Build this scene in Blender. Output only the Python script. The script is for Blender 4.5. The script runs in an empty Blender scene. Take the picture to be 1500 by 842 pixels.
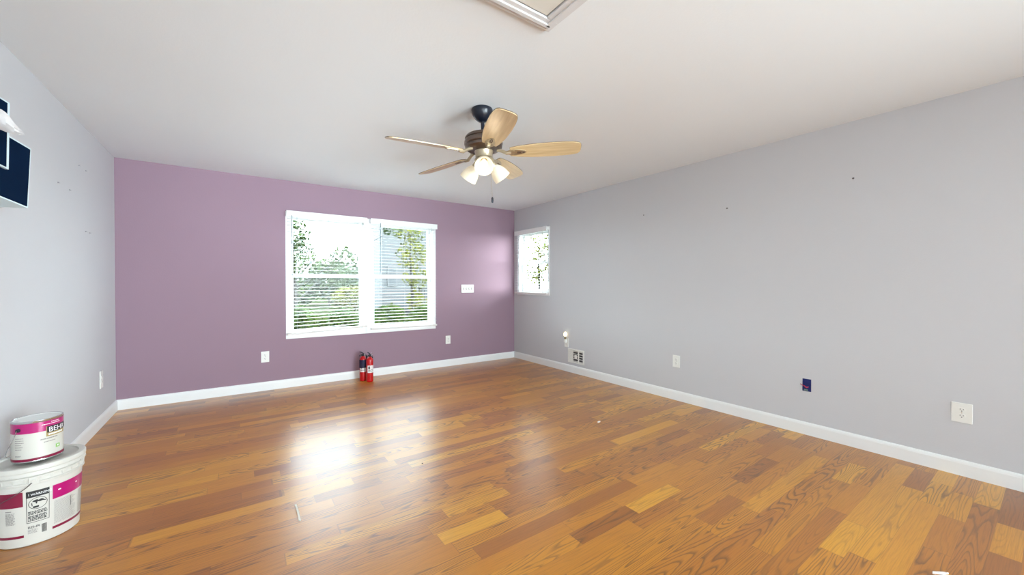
import bpy, bmesh, math, random
from mathutils import Vector, Matrix
C = bpy.context.scene.collection
S = bpy.context.scene
PI = math.pi
R = math.radians

# ------------------------------------------------------------------ camera
CAM_H = 1.22
cam_data = bpy.data.cameras.new('camera')
cam = bpy.data.objects.new('camera', cam_data); C.objects.link(cam)
cam_data.sensor_width = 36.0
cam_data.lens = 36.0 * 569.0 / 1500.0
cam_data.clip_start = 0.02
cam_data.clip_end = 300
cam.location = (0, 0, CAM_H)
cam.rotation_euler = (R(90 - 0.5), 0, -R(35.24))
S.camera = cam

# ------------------------------------------------------------------ world, lamps, exposure
S.view_settings.view_transform = 'Standard'
S.view_settings.look = 'None'
S.view_settings.exposure = 0.0
S.view_settings.gamma = 1.0
S.view_settings.use_curve_mapping = False
world = bpy.data.worlds.new('overcast_sky'); S.world = world
world.use_nodes = True
wn = world.node_tree
wn.nodes['Background'].inputs['Color'].default_value = (0.83, 0.93, 1.0, 1)
wn.nodes['Background'].inputs['Strength'].default_value = 18.5

def area_light(name, loc, rot, sx, sy, power, col=(1, 1, 1)):
    l = bpy.data.lights.new(name, 'AREA'); l.shape = 'RECTANGLE'
    l.size = sx; l.size_y = sy; l.energy = power; l.color = col
    o = bpy.data.objects.new(name, l); C.objects.link(o)
    o.location = loc; o.rotation_euler = rot
    return o
# unseen fill lights added behind the camera to brighten the walls and ceiling
def aim(a, b): return (Vector(b) - Vector(a)).to_track_quat('-Z', 'Y').to_euler()
def fill_light(name, loc, target, sx, sy, power, col, spread):
    o = area_light(name, loc, aim(loc, target), sx, sy, power, col)
    o.data.spread = R(spread)
COOL = (0.80, 0.935, 1.0)
fill_light('rear_fill', (3.2, -3.3, 1.25), (-0.5, 4.6, 1.5), 3.6, 2.2, 240, COOL, 90)
fill_light('ceiling_fill', (0.5, -1.8, 0.35), (0.9, 5.2, 2.50), 1.6, 1.0, 9, COOL, 30)
fill_light('rear_left_fill', (-0.8, -3.0, 1.2), (3.77, 2.6, 0.9), 1.6, 1.4, 56, COOL, 100)

# added soft sun lamp brightening the mauve wall, entering only by the small side window
sl_ = bpy.data.lights.new('side_fill_sun', 'SUN'); sl_.energy = 9.0; sl_.angle = R(45); sl_.color = (1.0, 0.98, 0.95)
so_ = bpy.data.objects.new('side_fill_sun', sl_); C.objects.link(so_)
so_.rotation_euler = Vector((-0.72, 0.69, -0.07)).to_track_quat('-Z', 'Y').to_euler()

# ------------------------------------------------------------------ node helpers
def new_mat(name):
    m = bpy.data.materials.new(name); m.use_nodes = True
    return m, m.node_tree, m.node_tree.nodes['Principled BSDF']

def mat(name, col, rough=0.5, metal=0.0, var=0.04, scale=8.0, bump=0.0, bscale=60.0, spec=0.5, emis=None, estr=0, coat=0.0):
    """procedural paint / plastic / metal: a gentle noise in colour, optional bump"""
    m, nt, b = new_mat(name)
    tc = nt.nodes.new('ShaderNodeTexCoord')
    nz = nt.nodes.new('ShaderNodeTexNoise'); nz.inputs['Scale'].default_value = scale
    nz.inputs['Detail'].default_value = 4
    nt.links.new(tc.outputs['Object'], nz.inputs['Vector'])
    mx = nt.nodes.new('ShaderNodeMix'); mx.data_type = 'RGBA'
    mx.inputs[6].default_value = tuple(c * (1 - var) for c in col) + (1,)
    mx.inputs[7].default_value = tuple(min(1, c * (1 + var)) for c in col) + (1,)
    nt.links.new(nz.outputs['Fac'], mx.inputs[0])
    nt.links.new(mx.outputs[2], b.inputs['Base Color'])
    b.inputs['Roughness'].default_value = rough
    b.inputs['Metallic'].default_value = metal
    b.inputs['Specular IOR Level'].default_value = spec
    b.inputs['Coat Weight'].default_value = coat
    if bump:
        n2 = nt.nodes.new('ShaderNodeTexNoise'); n2.inputs['Scale'].default_value = bscale
        nt.links.new(tc.outputs['Object'], n2.inputs['Vector'])
        bp = nt.nodes.new('ShaderNodeBump'); bp.inputs['Strength'].default_value = bump
        bp.inputs['Distance'].default_value = 0.002
        nt.links.new(n2.outputs['Fac'], bp.inputs['Height'])
        nt.links.new(bp.outputs[0], b.inputs['Normal'])
    if emis:
        b.inputs['Emission Color'].default_value = tuple(emis) + (1,)
        b.inputs['Emission Strength'].default_value = estr
    return m

def floor_material():
    m, nt, b = new_mat('oak_strip_laminate')
    L = nt.links
    def M(op, a, bb=None, c=None):
        n = nt.nodes.new('ShaderNodeMath'); n.operation = op
        for i, v in enumerate((a, bb, c)):
            if v is None: continue
            if isinstance(v, (int, float)): n.inputs[i].default_value = v
            else: L.new(v, n.inputs[i])
        return n.outputs[0]
    def comb(x, y, z):
        n = nt.nodes.new('ShaderNodeCombineXYZ')
        for i, v in enumerate((x, y, z)):
            if isinstance(v, (int, float)): n.inputs[i].default_value = v
            else: L.new(v, n.inputs[i])
        return n.outputs[0]
    def noise(vec, scale, detail=2, rough=0.5, dist=0.0):
        n = nt.nodes.new('ShaderNodeTexNoise'); n.inputs['Scale'].default_value = scale
        n.inputs['Detail'].default_value = detail; n.inputs['Roughness'].default_value = rough
        n.inputs['Distortion'].default_value = dist
        L.new(vec, n.inputs['Vector']); return n.outputs['Fac']
    def wn3(x, y, z=0.0):
        n = nt.nodes.new('ShaderNodeTexWhiteNoise'); n.noise_dimensions = '3D'
        L.new(comb(x, y, z), n.inputs['Vector']); return n.outputs['Value']
    def ramp(f, pts, interp='LINEAR'):
        n = nt.nodes.new('ShaderNodeValToRGB'); n.color_ramp.interpolation = interp
        e = n.color_ramp.elements
        while len(e) < len(pts): e.new(0.5)
        for k, (p, c) in enumerate(pts):
            e[k].position = p; e[k].color = tuple(c) + (1,)
        L.new(f, n.inputs[0]); return n.outputs[0]
    def mix(f, a, bb):
        n = nt.nodes.new('ShaderNodeMix'); n.data_type = 'RGBA'
        for i, v in ((0, f), (6, a), (7, bb)):
            if isinstance(v, (int, float)): n.inputs[i].default_value = v
            elif isinstance(v, tuple): n.inputs[i].default_value = v + (1,)
            else: L.new(v, n.inputs[i])
        return n.outputs[2]
    tc = nt.nodes.new('ShaderNodeTexCoord')
    sp = nt.nodes.new('ShaderNodeSeparateXYZ'); L.new(tc.outputs['Object'], sp.inputs[0])
    x, y = sp.outputs[0], sp.outputs[1]
    W, LEN = 0.092, 0.66
    yr = M('DIVIDE', y, W)
    row = M('FLOOR', yr); fy = M('FRACT', yr)
    r1 = wn3(row, 3.7); r2 = wn3(row, 9.1)
    u = M('ADD', M('DIVIDE', x, LEN), M('MULTIPLY', r1, 17.0))
    u2 = M('ADD', u, M('MULTIPLY', M('SINE', M('ADD', M('MULTIPLY', u, 2.3), M('MULTIPLY', r2, 20.0))), 0.38))
    cid = M('FLOOR', u2); fx = M('FRACT', u2)
    ra = wn3(row, cid, 1.0); rb = wn3(row, cid, 5.0); rc = wn3(row, cid, 8.0)
    base = ramp(ra, [(0.0, (0.33, 0.105, 0.003)), (0.12, (0.42, 0.142, 0.003)), (0.45, (0.50, 0.186, 0.003)),
                     (0.75, (0.58, 0.232, 0.004)), (1.0, (0.70, 0.330, 0.012))])
    # cathedral figure: contour lines of a stretched smooth noise, each strip with its own offset
    gx = M('ADD', M('MULTIPLY', x, 0.5), M('MULTIPLY', rb, 61.0))
    gy = M('ADD', M('MULTIPLY', y, 7.0), M('MULTIPLY', rc, 43.0))
    wob = noise(comb(M('MULTIPLY', x, 7.0), M('MULTIPLY', y, 26.0), rb), 1.0, 2)
    n1 = noise(comb(gx, gy, M('MULTIPLY', ra, 12.0)), 2.0, 0.6, 0.4)
    ct = M('FRACT', M('ADD', M('MULTIPLY', n1, 17.0), M('MULTIPLY', wob, 0.8)))
    line = ramp(ct, [(0.0, (1, 1, 1)), (0.14, (0.6, 0.6, 0.6)), (0.34, (0, 0, 0)), (0.86, (0, 0, 0)), (1.0, (1, 1, 1))])
    fig = M('MULTIPLY', line, ramp(rb, [(0.0, (0.05,) * 3), (0.35, (0.30,) * 3), (0.55, (0.85,) * 3), (1.0, (1, 1, 1))]))
    c1 = mix(M('MULTIPLY', fig, 0.92), base, (0.135, 0.045, 0.006))
    # fine pores along the strip
    fine = noise(comb(M('ADD', M('MULTIPLY', x, 5.0), M('MULTIPLY', ra, 30.0)), M('MULTIPLY', y, 190.0), 0.0), 1.0, 3, 0.6)
    finer = ramp(fine, [(0.30, (0.72, 0.66, 0.60)), (0.52, (1, 1, 1)), (0.8, (1.1, 1.1, 1.1))])
    mul = nt.nodes.new('ShaderNodeMix'); mul.data_type = 'RGBA'; mul.blend_type = 'MULTIPLY'
    mul.inputs[0].default_value = 0.75
    L.new(c1, mul.inputs[6]); L.new(finer, mul.inputs[7])
    # seams
    ey = M('MINIMUM', fy, M('SUBTRACT', 1.0, fy)); ex = M('MINIMUM', fx, M('SUBTRACT', 1.0, fx))
    sy = M('LESS_THAN', ey, 0.010); sx = M('LESS_THAN', ex, 0.0035)
    seam = M('MULTIPLY', M('MAXIMUM', sy, sx), 0.35)
    col = mix(seam, mul.outputs[2], (0.12, 0.04, 0.01))
    L.new(col, b.inputs['Base Color'])
    rg = noise(tc.outputs['Object'], 2.2, 3)
    L.new(M('ADD', M('MULTIPLY', rg, 0.10), FLOOR_ROUGH), b.inputs['Roughness'])
    b.inputs['IOR'].default_value = FLOOR_IOR
    b.inputs['Coat Weight'].default_value = 0.95; b.inputs['Coat Roughness'].default_value = 0.29; b.inputs['Coat IOR'].default_value = 1.58
    bp = nt.nodes.new('ShaderNodeBump'); bp.inputs['Strength'].default_value = 0.10; bp.inputs['Distance'].default_value = 0.001
    L.new(M('SUBTRACT', fine, M('MULTIPLY', seam, 1.5)), bp.inputs['Height']); L.new(bp.outputs[0], b.inputs['Normal'])
    return m
FLOOR_ROUGH = 0.45
FLOOR_IOR = 1.35

# ------------------------------------------------------------------ mesh helpers
class MB:
    def __init__(self): self.bm = bmesh.new()
    def box(self, x0, x1, y0, y1, z0, z1, bev=0.0, mtx=None):
        r = bmesh.ops.create_cube(self.bm, size=1.0)
        vs = r['verts']
        for v in vs:
            v.co = Vector(((x0 + x1) / 2 + v.co.x * (x1 - x0), (y0 + y1) / 2 + v.co.y * (y1 - y0), (z0 + z1) / 2 + v.co.z * (z1 - z0)))
        if bev:
            es = list({e for v in vs for e in v.link_edges})
            rb = bmesh.ops.bevel(self.bm, geom=es, offset=bev, segments=2, affect='EDGES', profile=0.5)
            vs = list({v for f in rb['faces'] for v in f.verts} | {v for v in vs if v.is_valid})
        if mtx is not None:
            for v in vs: v.co = mtx @ v.co
        return self
    def poly(self, pts, faces):
        vs = [self.bm.verts.new(p) for p in pts]
        for f in faces: self.bm.faces.new([vs[i] for i in f])
        return self
    def lathe(self, prof, seg=32, mtx=None, cap0=False, cap1=False):
        """prof = [(r, z)...] around Z"""
        rings = []
        for r, z in prof:
            ring = []
            for i in range(seg):
                a = 2 * PI * i / seg
                p = Vector((r * math.cos(a), r * math.sin(a), z))
                ring.append(self.bm.verts.new(mtx @ p if mtx is not None else p))
            rings.append(ring)
        for a, b in zip(rings, rings[1:]):
            for i in range(seg):
                j = (i + 1) % seg
                self.bm.faces.new((a[i], a[j], b[j], b[i]))
        if cap0: self.bm.faces.new(rings[0][::-1])
        if cap1: self.bm.faces.new(rings[-1])
        return self
    def tube(self, pts, r, seg=8, closed=False):
        pts = [Vector(p) for p in pts]
        rings = []; n = len(pts)
        prev = None
        for i, p in enumerate(pts):
            a = pts[(i - 1) % n] if (closed or i > 0) else p
            b = pts[(i + 1) % n] if (closed or i < n - 1) else p
            t = (b - a)
            t = t.normalized() if t.length > 1e-9 else Vector((0, 0, 1))
            if prev is None:
                ref = Vector((0, 0, 1)) if abs(t.z) < 0.9 else Vector((1, 0, 0))
                u = t.cross(ref).normalized()
            else:
                u = (prev - t * prev.dot(t)).normalized()
            prev = u
            v = t.cross(u)
            rr = r[i] if isinstance(r, (list, tuple)) else r
            rings.append([self.bm.verts.new(p + u * rr * math.cos(2 * PI * k / seg) + v * rr * math.sin(2 * PI * k / seg)) for k in range(seg)])
        pairs = list(zip(rings, rings[1:])) + ([(rings[-1], rings[0])] if closed else [])
        for a, b in pairs:
            for k in range(seg):
                j = (k + 1) % seg
                self.bm.faces.new((a[k], a[j], b[j], b[k]))
        if not closed:
            self.bm.faces.new(rings[0][::-1]); self.bm.faces.new(rings[-1])
        return self
    def prism(self, outline, z0, z1, mtx=None):
        """outline [(x,y)] extruded along z"""
        T = (lambda p: mtx @ Vector(p)) if mtx is not None else (lambda p: Vector(p))
        a = [self.bm.verts.new(T((x, y, z0))) for x, y in outline]
        b = [self.bm.verts.new(T((x, y, z1))) for x, y in outline]
        n = len(a)
        self.bm.faces.new(a[::-1]); self.bm.faces.new(b)
        for i in range(n):
            j = (i + 1) % n
            self.bm.faces.new((a[i], a[j], b[j], b[i]))
        return self
    def build(self, name, m, parent=None, smooth=False, loc=None):
        bmesh.ops.recalc_face_normals(self.bm, faces=self.bm.faces)
        me = bpy.data.meshes.new(name); self.bm.to_mesh(me); self.bm.free()
        me.materials.append(m)
        if smooth:
            for p in me.polygons: p.use_smooth = True
            try: me.set_sharp_from_angle(angle=R(35))
            except Exception: pass
        o = bpy.data.objects.new(name, me); C.objects.link(o)
        if parent is not None: o.parent = parent
        if loc is not None: o.location = loc
        return o

def empty(name, loc=(0, 0, 0), rot=(0, 0, 0)):
    o = bpy.data.objects.new(name, None); C.objects.link(o)
    o.location = loc; o.rotation_euler = rot; o.empty_display_size = 0.1
    return o
def tag(o, label, cat, group=None, kind=None):
    o['label'] = label; o['category'] = cat
    if group: o['group'] = group
    if kind: o['kind'] = kind
    return o
def struct(o, label=None):
    o['kind'] = 'structure'
    if label: o['label'] = label
    return o
def dup(root, loc, rot, label, group=None):
    r = root.copy(); C.objects.link(r); r.location = loc; r.rotation_euler = rot
    r['label'] = label
    if group: r['group'] = group
    for ch in list(root.children):
        c = ch.copy(); C.objects.link(c); c.parent = r
        for g in ch.children:
            d = g.copy(); C.objects.link(d); d.parent = c
    return r

# ------------------------------------------------------------------ room dimensions
XL, XR, YB, YF, H = -0.965, 3.77, 5.27, -5.0, 2.44
WT = 0.14   # wall thickness

ceil_m = mat('ceiling_paint', (0.83, 0.865, 0.89), 0.9, var=0.015, scale=1.2, bump=0.25, bscale=90, spec=0.15)
grey_m = mat('lavender_grey_paint', (0.600, 0.600, 0.620), 0.75, var=0.015, scale=1.5, bump=0.25, bscale=110, spec=0.25)
purple_m = mat('mauve_accent_paint', (0.318, 0.213, 0.270), 0.7, var=0.03, scale=1.6, bump=0.25, bscale=110, spec=0.25)
base_m = mat('white_trim_paint', (0.86, 0.87, 0.86), 0.35, var=0.01, scale=4)
frame_m = mat('white_vinyl', (0.86, 0.87, 0.87), 0.35, var=0.01, scale=4)
blind_m = mat('white_blind_vinyl', (0.86, 0.87, 0.86), 0.4, var=0.01, scale=4)
slat_m = mat('translucent_slat_vinyl', (0.74, 0.75, 0.75), 0.4, var=0.01, scale=4)
_nt = slat_m.node_tree; _t = _nt.nodes.new('ShaderNodeBsdfTranslucent'); _t.inputs[0].default_value = (0.8, 0.8, 0.78, 1)
_x = _nt.nodes.new('ShaderNodeMixShader'); _x.inputs[0].default_value = 0.05
_nt.links.new(_nt.nodes['Principled BSDF'].outputs[0], _x.inputs[1]); _nt.links.new(_t.outputs[0], _x.inputs[2])
_nt.links.new(_x.outputs[0], _nt.nodes['Material Output'].inputs[0])
floor_m = floor_material()

struct(MB().box(XL - WT, XR + WT, YF - WT, YB + WT, -0.12, 0).build('floor', floor_m))
struct(MB().box(XL - WT, XR + WT, YF - WT, YB + WT, H, H + 0.12).build('ceiling', ceil_m))
struct(MB().box(XL - WT, XL, YF, YB, 0, H).build('wall_left', grey_m))
struct(MB().box(XL - WT, XR + WT, YF - WT, YF, 0, H).build('wall_rear', grey_m))

# window openings: (x0,x1,z0,z1)
W1 = (0.475, 1.385, 0.585, 2.065)
W2 = (1.425, 2.345, 0.585, 2.065)
W3 = (4.375, 5.165, 1.06, 2.065)     # along y in the right wall
def wall_with_holes(axis, plane0, plane1, a0, a1, holes):
    """a wall lying along axis ('x' or 'y'); solid pieces round rectangular holes, welded into one mesh"""
    mb = MB()
    xs = sorted({a0, a1} | {h[0] for h in holes} | {h[1] for h in holes})
    zs = sorted({0, H} | {h[2] for h in holes} | {h[3] for h in holes})
    for i in range(len(xs) - 1):
        for j in range(len(zs) - 1):
            cx, cz = (xs[i] + xs[i + 1]) / 2, (zs[j] + zs[j + 1]) / 2
            if any(h[0] < cx < h[1] and h[2] < cz < h[3] for h in holes): continue
            if axis == 'x': mb.box(xs[i], xs[i + 1], plane0, plane1, zs[j], zs[j + 1])
            else: mb.box(plane0, plane1, xs[i], xs[i + 1], zs[j], zs[j + 1])
    bmesh.ops.remove_doubles(mb.bm, verts=mb.bm.verts, dist=1e-5)
    return mb
struct(wall_with_holes('x', YB, YB + WT, XL - WT, XR + WT, [W1, W2]).build('wall_back', purple_m))
struct(wall_with_holes('y', XR, XR + WT, YF, YB, [W3]).build('wall_right', grey_m))

# baseboards: profiled board, mitred into the corners
def baseboard(name, p0, p1, nrm):
    prof = [(0, 0), (0.014, 0), (0.014, 0.078), (0.011, 0.090), (0.006, 0.097), (0, 0.100)]
    p0, p1, nrm = Vector(p0), Vector(p1), Vector(nrm)
    d = (p1 - p0).normalized()
    mb = MB(); rings = []
    for p, s in ((p0, 1), (p1, -1)):
        rings.append([mb.bm.verts.new(p + nrm * t + d * (t * s) + Vector((0, 0, z))) for t, z in prof])
    n = len(prof)
    for i in range(n):
        j = (i + 1) % n
        mb.bm.faces.new((rings[0][i], rings[0][j], rings[1][j], rings[1][i]))
    mb.bm.faces.new(rings[0]); mb.bm.faces.new(rings[1][::-1])
    return struct(mb.build(name, base_m))
baseboard('baseboard_left', (XL, YF, 0), (XL, YB, 0), (1, 0, 0))
baseboard('baseboard_back', (XL, YB, 0), (XR, YB, 0), (0, -1, 0))
baseboard('baseboard_right', (XR, YF, 0), (XR, YB, 0), (-1, 0, 0))

# ------------------------------------------------------------------ windows (double hung)
glass_m = bpy.data.materials.new('clear_window_glass'); glass_m.use_nodes = True
_nt = glass_m.node_tree; _nt.nodes.remove(_nt.nodes['Principled BSDF'])
_tr = _nt.nodes.new('ShaderNodeBsdfTransparent'); _tr.inputs[0].default_value = (0.95, 0.98, 0.97, 1)
_gl = _nt.nodes.new('ShaderNodeBsdfGlossy'); _gl.inputs['Roughness'].default_value = 0.02
_lw = _nt.nodes.new('ShaderNodeLayerWeight'); _lw.inputs[0].default_value = 0.5
_pw = _nt.nodes.new('ShaderNodeMath'); _pw.operation = 'POWER'; _pw.inputs[1].default_value = 4.0
_nt.links.new(_lw.outputs['Facing'], _pw.inputs[0])
_fr = _nt.nodes.new('ShaderNodeMath'); _fr.operation = 'MULTIPLY_ADD'; _fr.inputs[1].default_value = 0.3; _fr.inputs[2].default_value = 0.006
_nt.links.new(_pw.outputs[0], _fr.inputs[0])
_mx = _nt.nodes.new('ShaderNodeMixShader')
_nt.links.new(_fr.outputs[0], _mx.inputs[0]); _nt.links.new(_tr.outputs[0], _mx.inputs[1]); _nt.links.new(_gl.outputs[0], _mx.inputs[2])
_nt.links.new(_mx.outputs[0], _nt.nodes['Material Output'].inputs[0])

def make_window(name, w, h, loc, rotz):
    """local: x across, y = depth outwards (0 = room face of the wall), z up from the sill"""
    root = empty(name, loc, (0, 0, rotz)); struct(root)
    f = MB()
    t = 0.035
    # drywall-return lining and vinyl frame
    f.box(0, t, 0.0, WT, 0, h); f.box(w - t, w, 0.0, WT, 0, h)
    f.box(t, w - t, 0.0, WT, h - t, h); f.box(t, w - t, 0.0, WT, 0, t)
    f.box(-0.012, w + 0.012, -0.006, 0.0, -0.012, 0.012)
    f.box(-0.012, w + 0.012, -0.006, 0.0, h - 0.012, h + 0.012)
    f.box(-0.012, 0.012, -0.006, 0.0, 0.012, h - 0.012)
    f.box(w - 0.012, w + 0.012, -0.006, 0.0, 0.012, h - 0.012)
    f.build('window_frame', frame_m, root)
    mid = h * 0.495
    def sash(nm, z0, z1, y0, y1, top, bot):
        s = MB(); a = 0.040
        s.box(t, t + a, y0, y1, z0, z1, 0.003); s.box(w - t - a, w - t, y0, y1, z0, z1, 0.003)
        s.box(t + a, w - t - a, y0, y1, z1 - top, z1, 0.003); s.box(t + a, w - t - a, y0, y1, z0, z0 + bot, 0.003)
        so = s.build(nm, frame_m, root)
        MB().box(t + a, w - t - a, (y0 + y1) / 2 - 0.002, (y0 + y1) / 2 + 0.002, z0 + bot, z1 - top).build('pane', glass_m, so)
        return so
    sash('lower_sash', t, mid + 0.022, 0.060, 0.088, 0.040, 0.050)
    up = sash('upper_sash', mid - 0.018, h - t, 0.090, 0.118, 0.035, 0.040)
    lk = MB(); lk.box(w / 2 - 0.025, w / 2 + 0.025, 0.045, 0.060, mid + 0.006, mid + 0.020, 0.003)
    lk.lathe([(0.011, 0), (0.011, 0.008)], 12, Matrix.Translation((w / 2, 0.052, mid + 0.020)), True, True)
    lk.build('sash_lock', frame_m, root)
    return root
make_window('window_1', W1[1] - W1[0], W1[3] - W1[2], (W1[0], YB, W1[2]), 0)
make_window('window_2', W2[1] - W2[0], W2[3] - W2[2], (W2[0], YB, W2[2]), 0)
make_window('window_3', W3[1] - W3[0], W3[3] - W3[2], (XR, W3[1], W3[2]), -PI / 2)
# mullion cover between the twin windows
struct(MB().box(W1[1] - 0.004, W2[0] + 0.004, YB - 0.010, YB + 0.0, W1[2] - 0.012, W1[3] + 0.012, 0.003).build('trim_1', frame_m))

# ------------------------------------------------------------------ blinds (outside mount, hanging in front of the frames)
cord_m = mat('grey_cord', (0.32, 0.33, 0.34), 0.7)
wand_m = mat('tilt_wand_plastic', (0.16, 0.22, 0.24), 0.25)
rail_m = mat('blind_rail_cream', (0.72, 0.68, 0.66), 0.45)
def make_blind(w, drop, loc, rotz, label, wand_x, wand_len, rail_tilt, slat_tilt=2.0, tassel=None, hook=None):
    """local: x across, y<0 into the room, z=0 at the top"""
    root = empty('window_blind', loc, (0, 0, rotz))
    tag(root, label, 'window blind', 'white slatted blinds on the windows')
    hr = MB(); hr.box(0, w, -0.062, -0.008, -0.052, 0.0, 0.004)
    hr.build('headrail', blind_m, root)
    MB().box(-0.004, w + 0.004, -0.070, -0.062, -0.066, 0.004, 0.002).build('valance', blind_m, root)
    pitch = 0.0405; n = int((drop - 0.095) / pitch)
    yc = -0.036; hw = 0.0245
    sl = MB()
    for i in range(n):
        z = -0.085 - pitch * i
        f = max(0.0, (i - (n - 7)) / 7.0)             # the last few slats follow the tilted rail
        prof = []
        for k in range(5):
            s = -1 + 2 * k / 4.0
            prof.append((yc + s * hw * math.cos(R(slat_tilt)), z + 0.0022 * (1 - s * s) + s * hw * math.sin(R(slat_tilt))))
        top, bot = [], []
        for xx in (0.006, w - 0.006):
            dz = f * rail_tilt * (0.5 - xx / w) * -1
            top.append([sl.bm.verts.new((xx, py, pz + 0.0013 + dz)) for py, pz in prof])
        for k in range(4):
            sl.bm.faces.new((top[0][k], top[0][k + 1], top[1][k + 1], top[1][k]))
    sl.build('slats', slat_m, root)
    br = MB(); mt = Matrix.Translation((w / 2, yc - 0.004, -drop + 0.012)) @ Matrix.Rotation(math.atan2(rail_tilt, w), 4, 'Y').inverted()
    br.box(-w / 2, w / 2, -0.027, 0.027, -0.012, 0.012, 0.004, mt)
    br.build('bottom_rail', rail_m, root)
    for fx in (0.12, 0.5, 0.88):
        for yy in (yc - hw - 0.001, yc + hw + 0.001):
            MB().tube([(w * fx, yy, -0.05), (w * fx, yy, -drop + 0.014 + rail_tilt * (fx - 0.5))], 0.0009, 5).build('ladder_cord', cord_m, root)
    if wand_x:
        MB().tube([(wand_x, -0.080, -0.05), (wand_x, -0.082, -wand_len)], [0.0042, 0.0042], 6).build('tilt_wand', wand_m, root)
    if tassel:
        tx, tl = tassel
        cd = MB().tube([(tx, -0.076, -0.05), (tx + 0.003, -0.080, -tl * 0.5), (tx, -0.078, -tl)], 0.0013, 5).build('pull_cord', cord_m, root)
        MB().lathe([(0.002, 0.03), (0.005, 0.024), (0.009, 0.004), (0.008, 0.0)], 10, Matrix.Translation((tx, -0.078, -tl - 0.028)), True, True).build('tassel', cord_m, cd)
    return root
make_blind(0.905, 1.435, (0.470, YB, 2.075), 0, 'white slatted blind on the left window of the pair, its bottom rail hanging crooked', 0.052, 0.76, 0.045)
make_blind(0.925, 1.455, (1.428, YB, 2.075), 0, 'white slatted blind on the right window of the pair, next to the four-gang switch plate', 0.115, 0.70, 0.0, tassel=(0.835, 0.27))
make_blind(0.800, 1.005, (XR, 5.170, 2.072), -PI / 2, 'short white slatted blind on the small window in the grey wall', 0, 0, 0.0, tassel=(0.60, 0.62))

# ------------------------------------------------------------------ attic hatch in the ceiling
hx, hy = 1.223, 1.428
hatch = MB(); fw_ = 0.070
hx0, hy0 = hx - 0.80, hy - 1.0
for (a, b_, c, d) in ((hx0, hx, hy - fw_, hy), (hx0, hx, hy0, hy0 + fw_), (hx - fw_, hx, hy0 + fw_, hy - fw_), (hx0, hx0 + fw_, hy0 + fw_, hy - fw_)):
    hatch.box(a, b_, c, d, H - 0.014, H, 0.003)
for (a, b_, c, d) in ((hx0 + 0.02, hx - 0.02, hy - 0.045, hy - 0.022), (hx0 + .02, hx - .02, hy0 + .022, hy0 + .045), (hx - 0.045, hx - 0.022, hy0 + 0.03, hy - 0.03), (hx0 + .022, hx0 + .045, hy0 + .03, hy - .03)):
    hatch.box(a, b_, c, d, H - 0.020, H - 0.012, 0.003)
struct(hatch.build('trim_2', mat('hatch_trim_paint', (0.70, 0.70, 0.71), 0.8, var=0.03, spec=0.1)))
panel_m = mat('hatch_panel_paint', (0.74, 0.72, 0.66), 0.7, var=0.03)
gap_m = mat('dark_gap', (0.05, 0.04, 0.035), 0.9)
struct(MB().box(hx0 + fw_, hx - fw_, hy0 + fw_, hy - fw_, H - 0.0012, H - 0.0002).build('trim_3', gap_m))
struct(MB().box(hx0 + fw_ + 0.005, hx - fw_ - 0.006, hy0 + fw_ + 0.005, hy - fw_ - 0.006, H - 0.008, H - 0.0012, 0.002).build('trim_4', panel_m))

# ------------------------------------------------------------------ ceiling fan
FX, FY = 1.40, 2.345
navy_m = mat('dark_navy_metal', (0.005, 0.008, 0.016), 0.30)
bronze_m = mat('aged_bronze', (0.16, 0.12, 0.10), 0.28, metal=0.85, var=0.2, scale=14)
pewter_m = mat('antique_brass', (0.50, 0.42, 0.30), 0.30, metal=0.8, var=0.15, scale=20)
edge_m = mat('blade_edge_walnut', (0.10, 0.06, 0.04), 0.5)
def blade_mat():
    m, nt, b = new_mat('maple_blade')
    tc = nt.nodes.new('ShaderNodeTexCoord')
    mp = nt.nodes.new('ShaderNodeMapping'); mp.inputs['Scale'].default_value = (2.0, 26.0, 2.0)
    nz = nt.nodes.new('ShaderNodeTexNoise'); nz.inputs['Scale'].default_value = 1.6; nz.inputs['Detail'].default_value = 5
    cr = nt.nodes.new('ShaderNodeValToRGB'); e = cr.color_ramp.elements
    e[0].position = 0.3; e[0].color = (0.50, 0.35, 0.17, 1); e[1].position = 0.7; e[1].color = (0.70, 0.54, 0.32, 1)
    nt.links.new(tc.outputs['Object'], mp.inputs[0]); nt.links.new(mp.outputs[0], nz.inputs['Vector'])
    nt.links.new(nz.outputs['Fac'], cr.inputs[0]); nt.links.new(cr.outputs[0], b.inputs['Base Color'])
    b.inputs['Roughness'].default_value = 0.32; b.inputs['Coat Weight'].default_value = 0.4
    b.inputs['Coat Roughness'].default_value = 0.33
    return m
maple_m = blade_mat()
shade_m, _nt, _b = new_mat('frosted_glass_shade')
_b.inputs['Base Color'].default_value = (0.95, 0.90, 0.80, 1); _b.inputs['Roughness'].default_value = 0.5
_b.inputs['Emission Color'].default_value = (1.0, 0.84, 0.60, 1); _b.inputs['Emission Strength'].default_value = 0.30
_n = _nt.nodes.new('ShaderNodeTexNoise'); _n.inputs['Scale'].default_value = 14
_r = _nt.nodes.new('ShaderNodeValToRGB'); _r.color_ramp.elements[0].color = (0.58, 0.51, 0.38, 1); _r.color_ramp.elements[1].color = (0.68, 0.62, 0.48, 1)
_nt.links.new(_n.outputs['Fac'], _r.inputs[0]); _nt.links.new(_r.outputs[0], _b.inputs['Base Color'])
bulb_m = mat('lit_bulb', (1, 1, 1), 0.4, emis=(1.0, 0.92, 0.76), estr=1.7)

fan = empty('ceiling_fan', (FX, FY, H), (0, R(-2.5), R(-35.24)))
tag(fan, 'five-blade ceiling fan with three lit glass shades hanging from the white ceiling', 'ceiling fan')
DROP = -0.024
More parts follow.
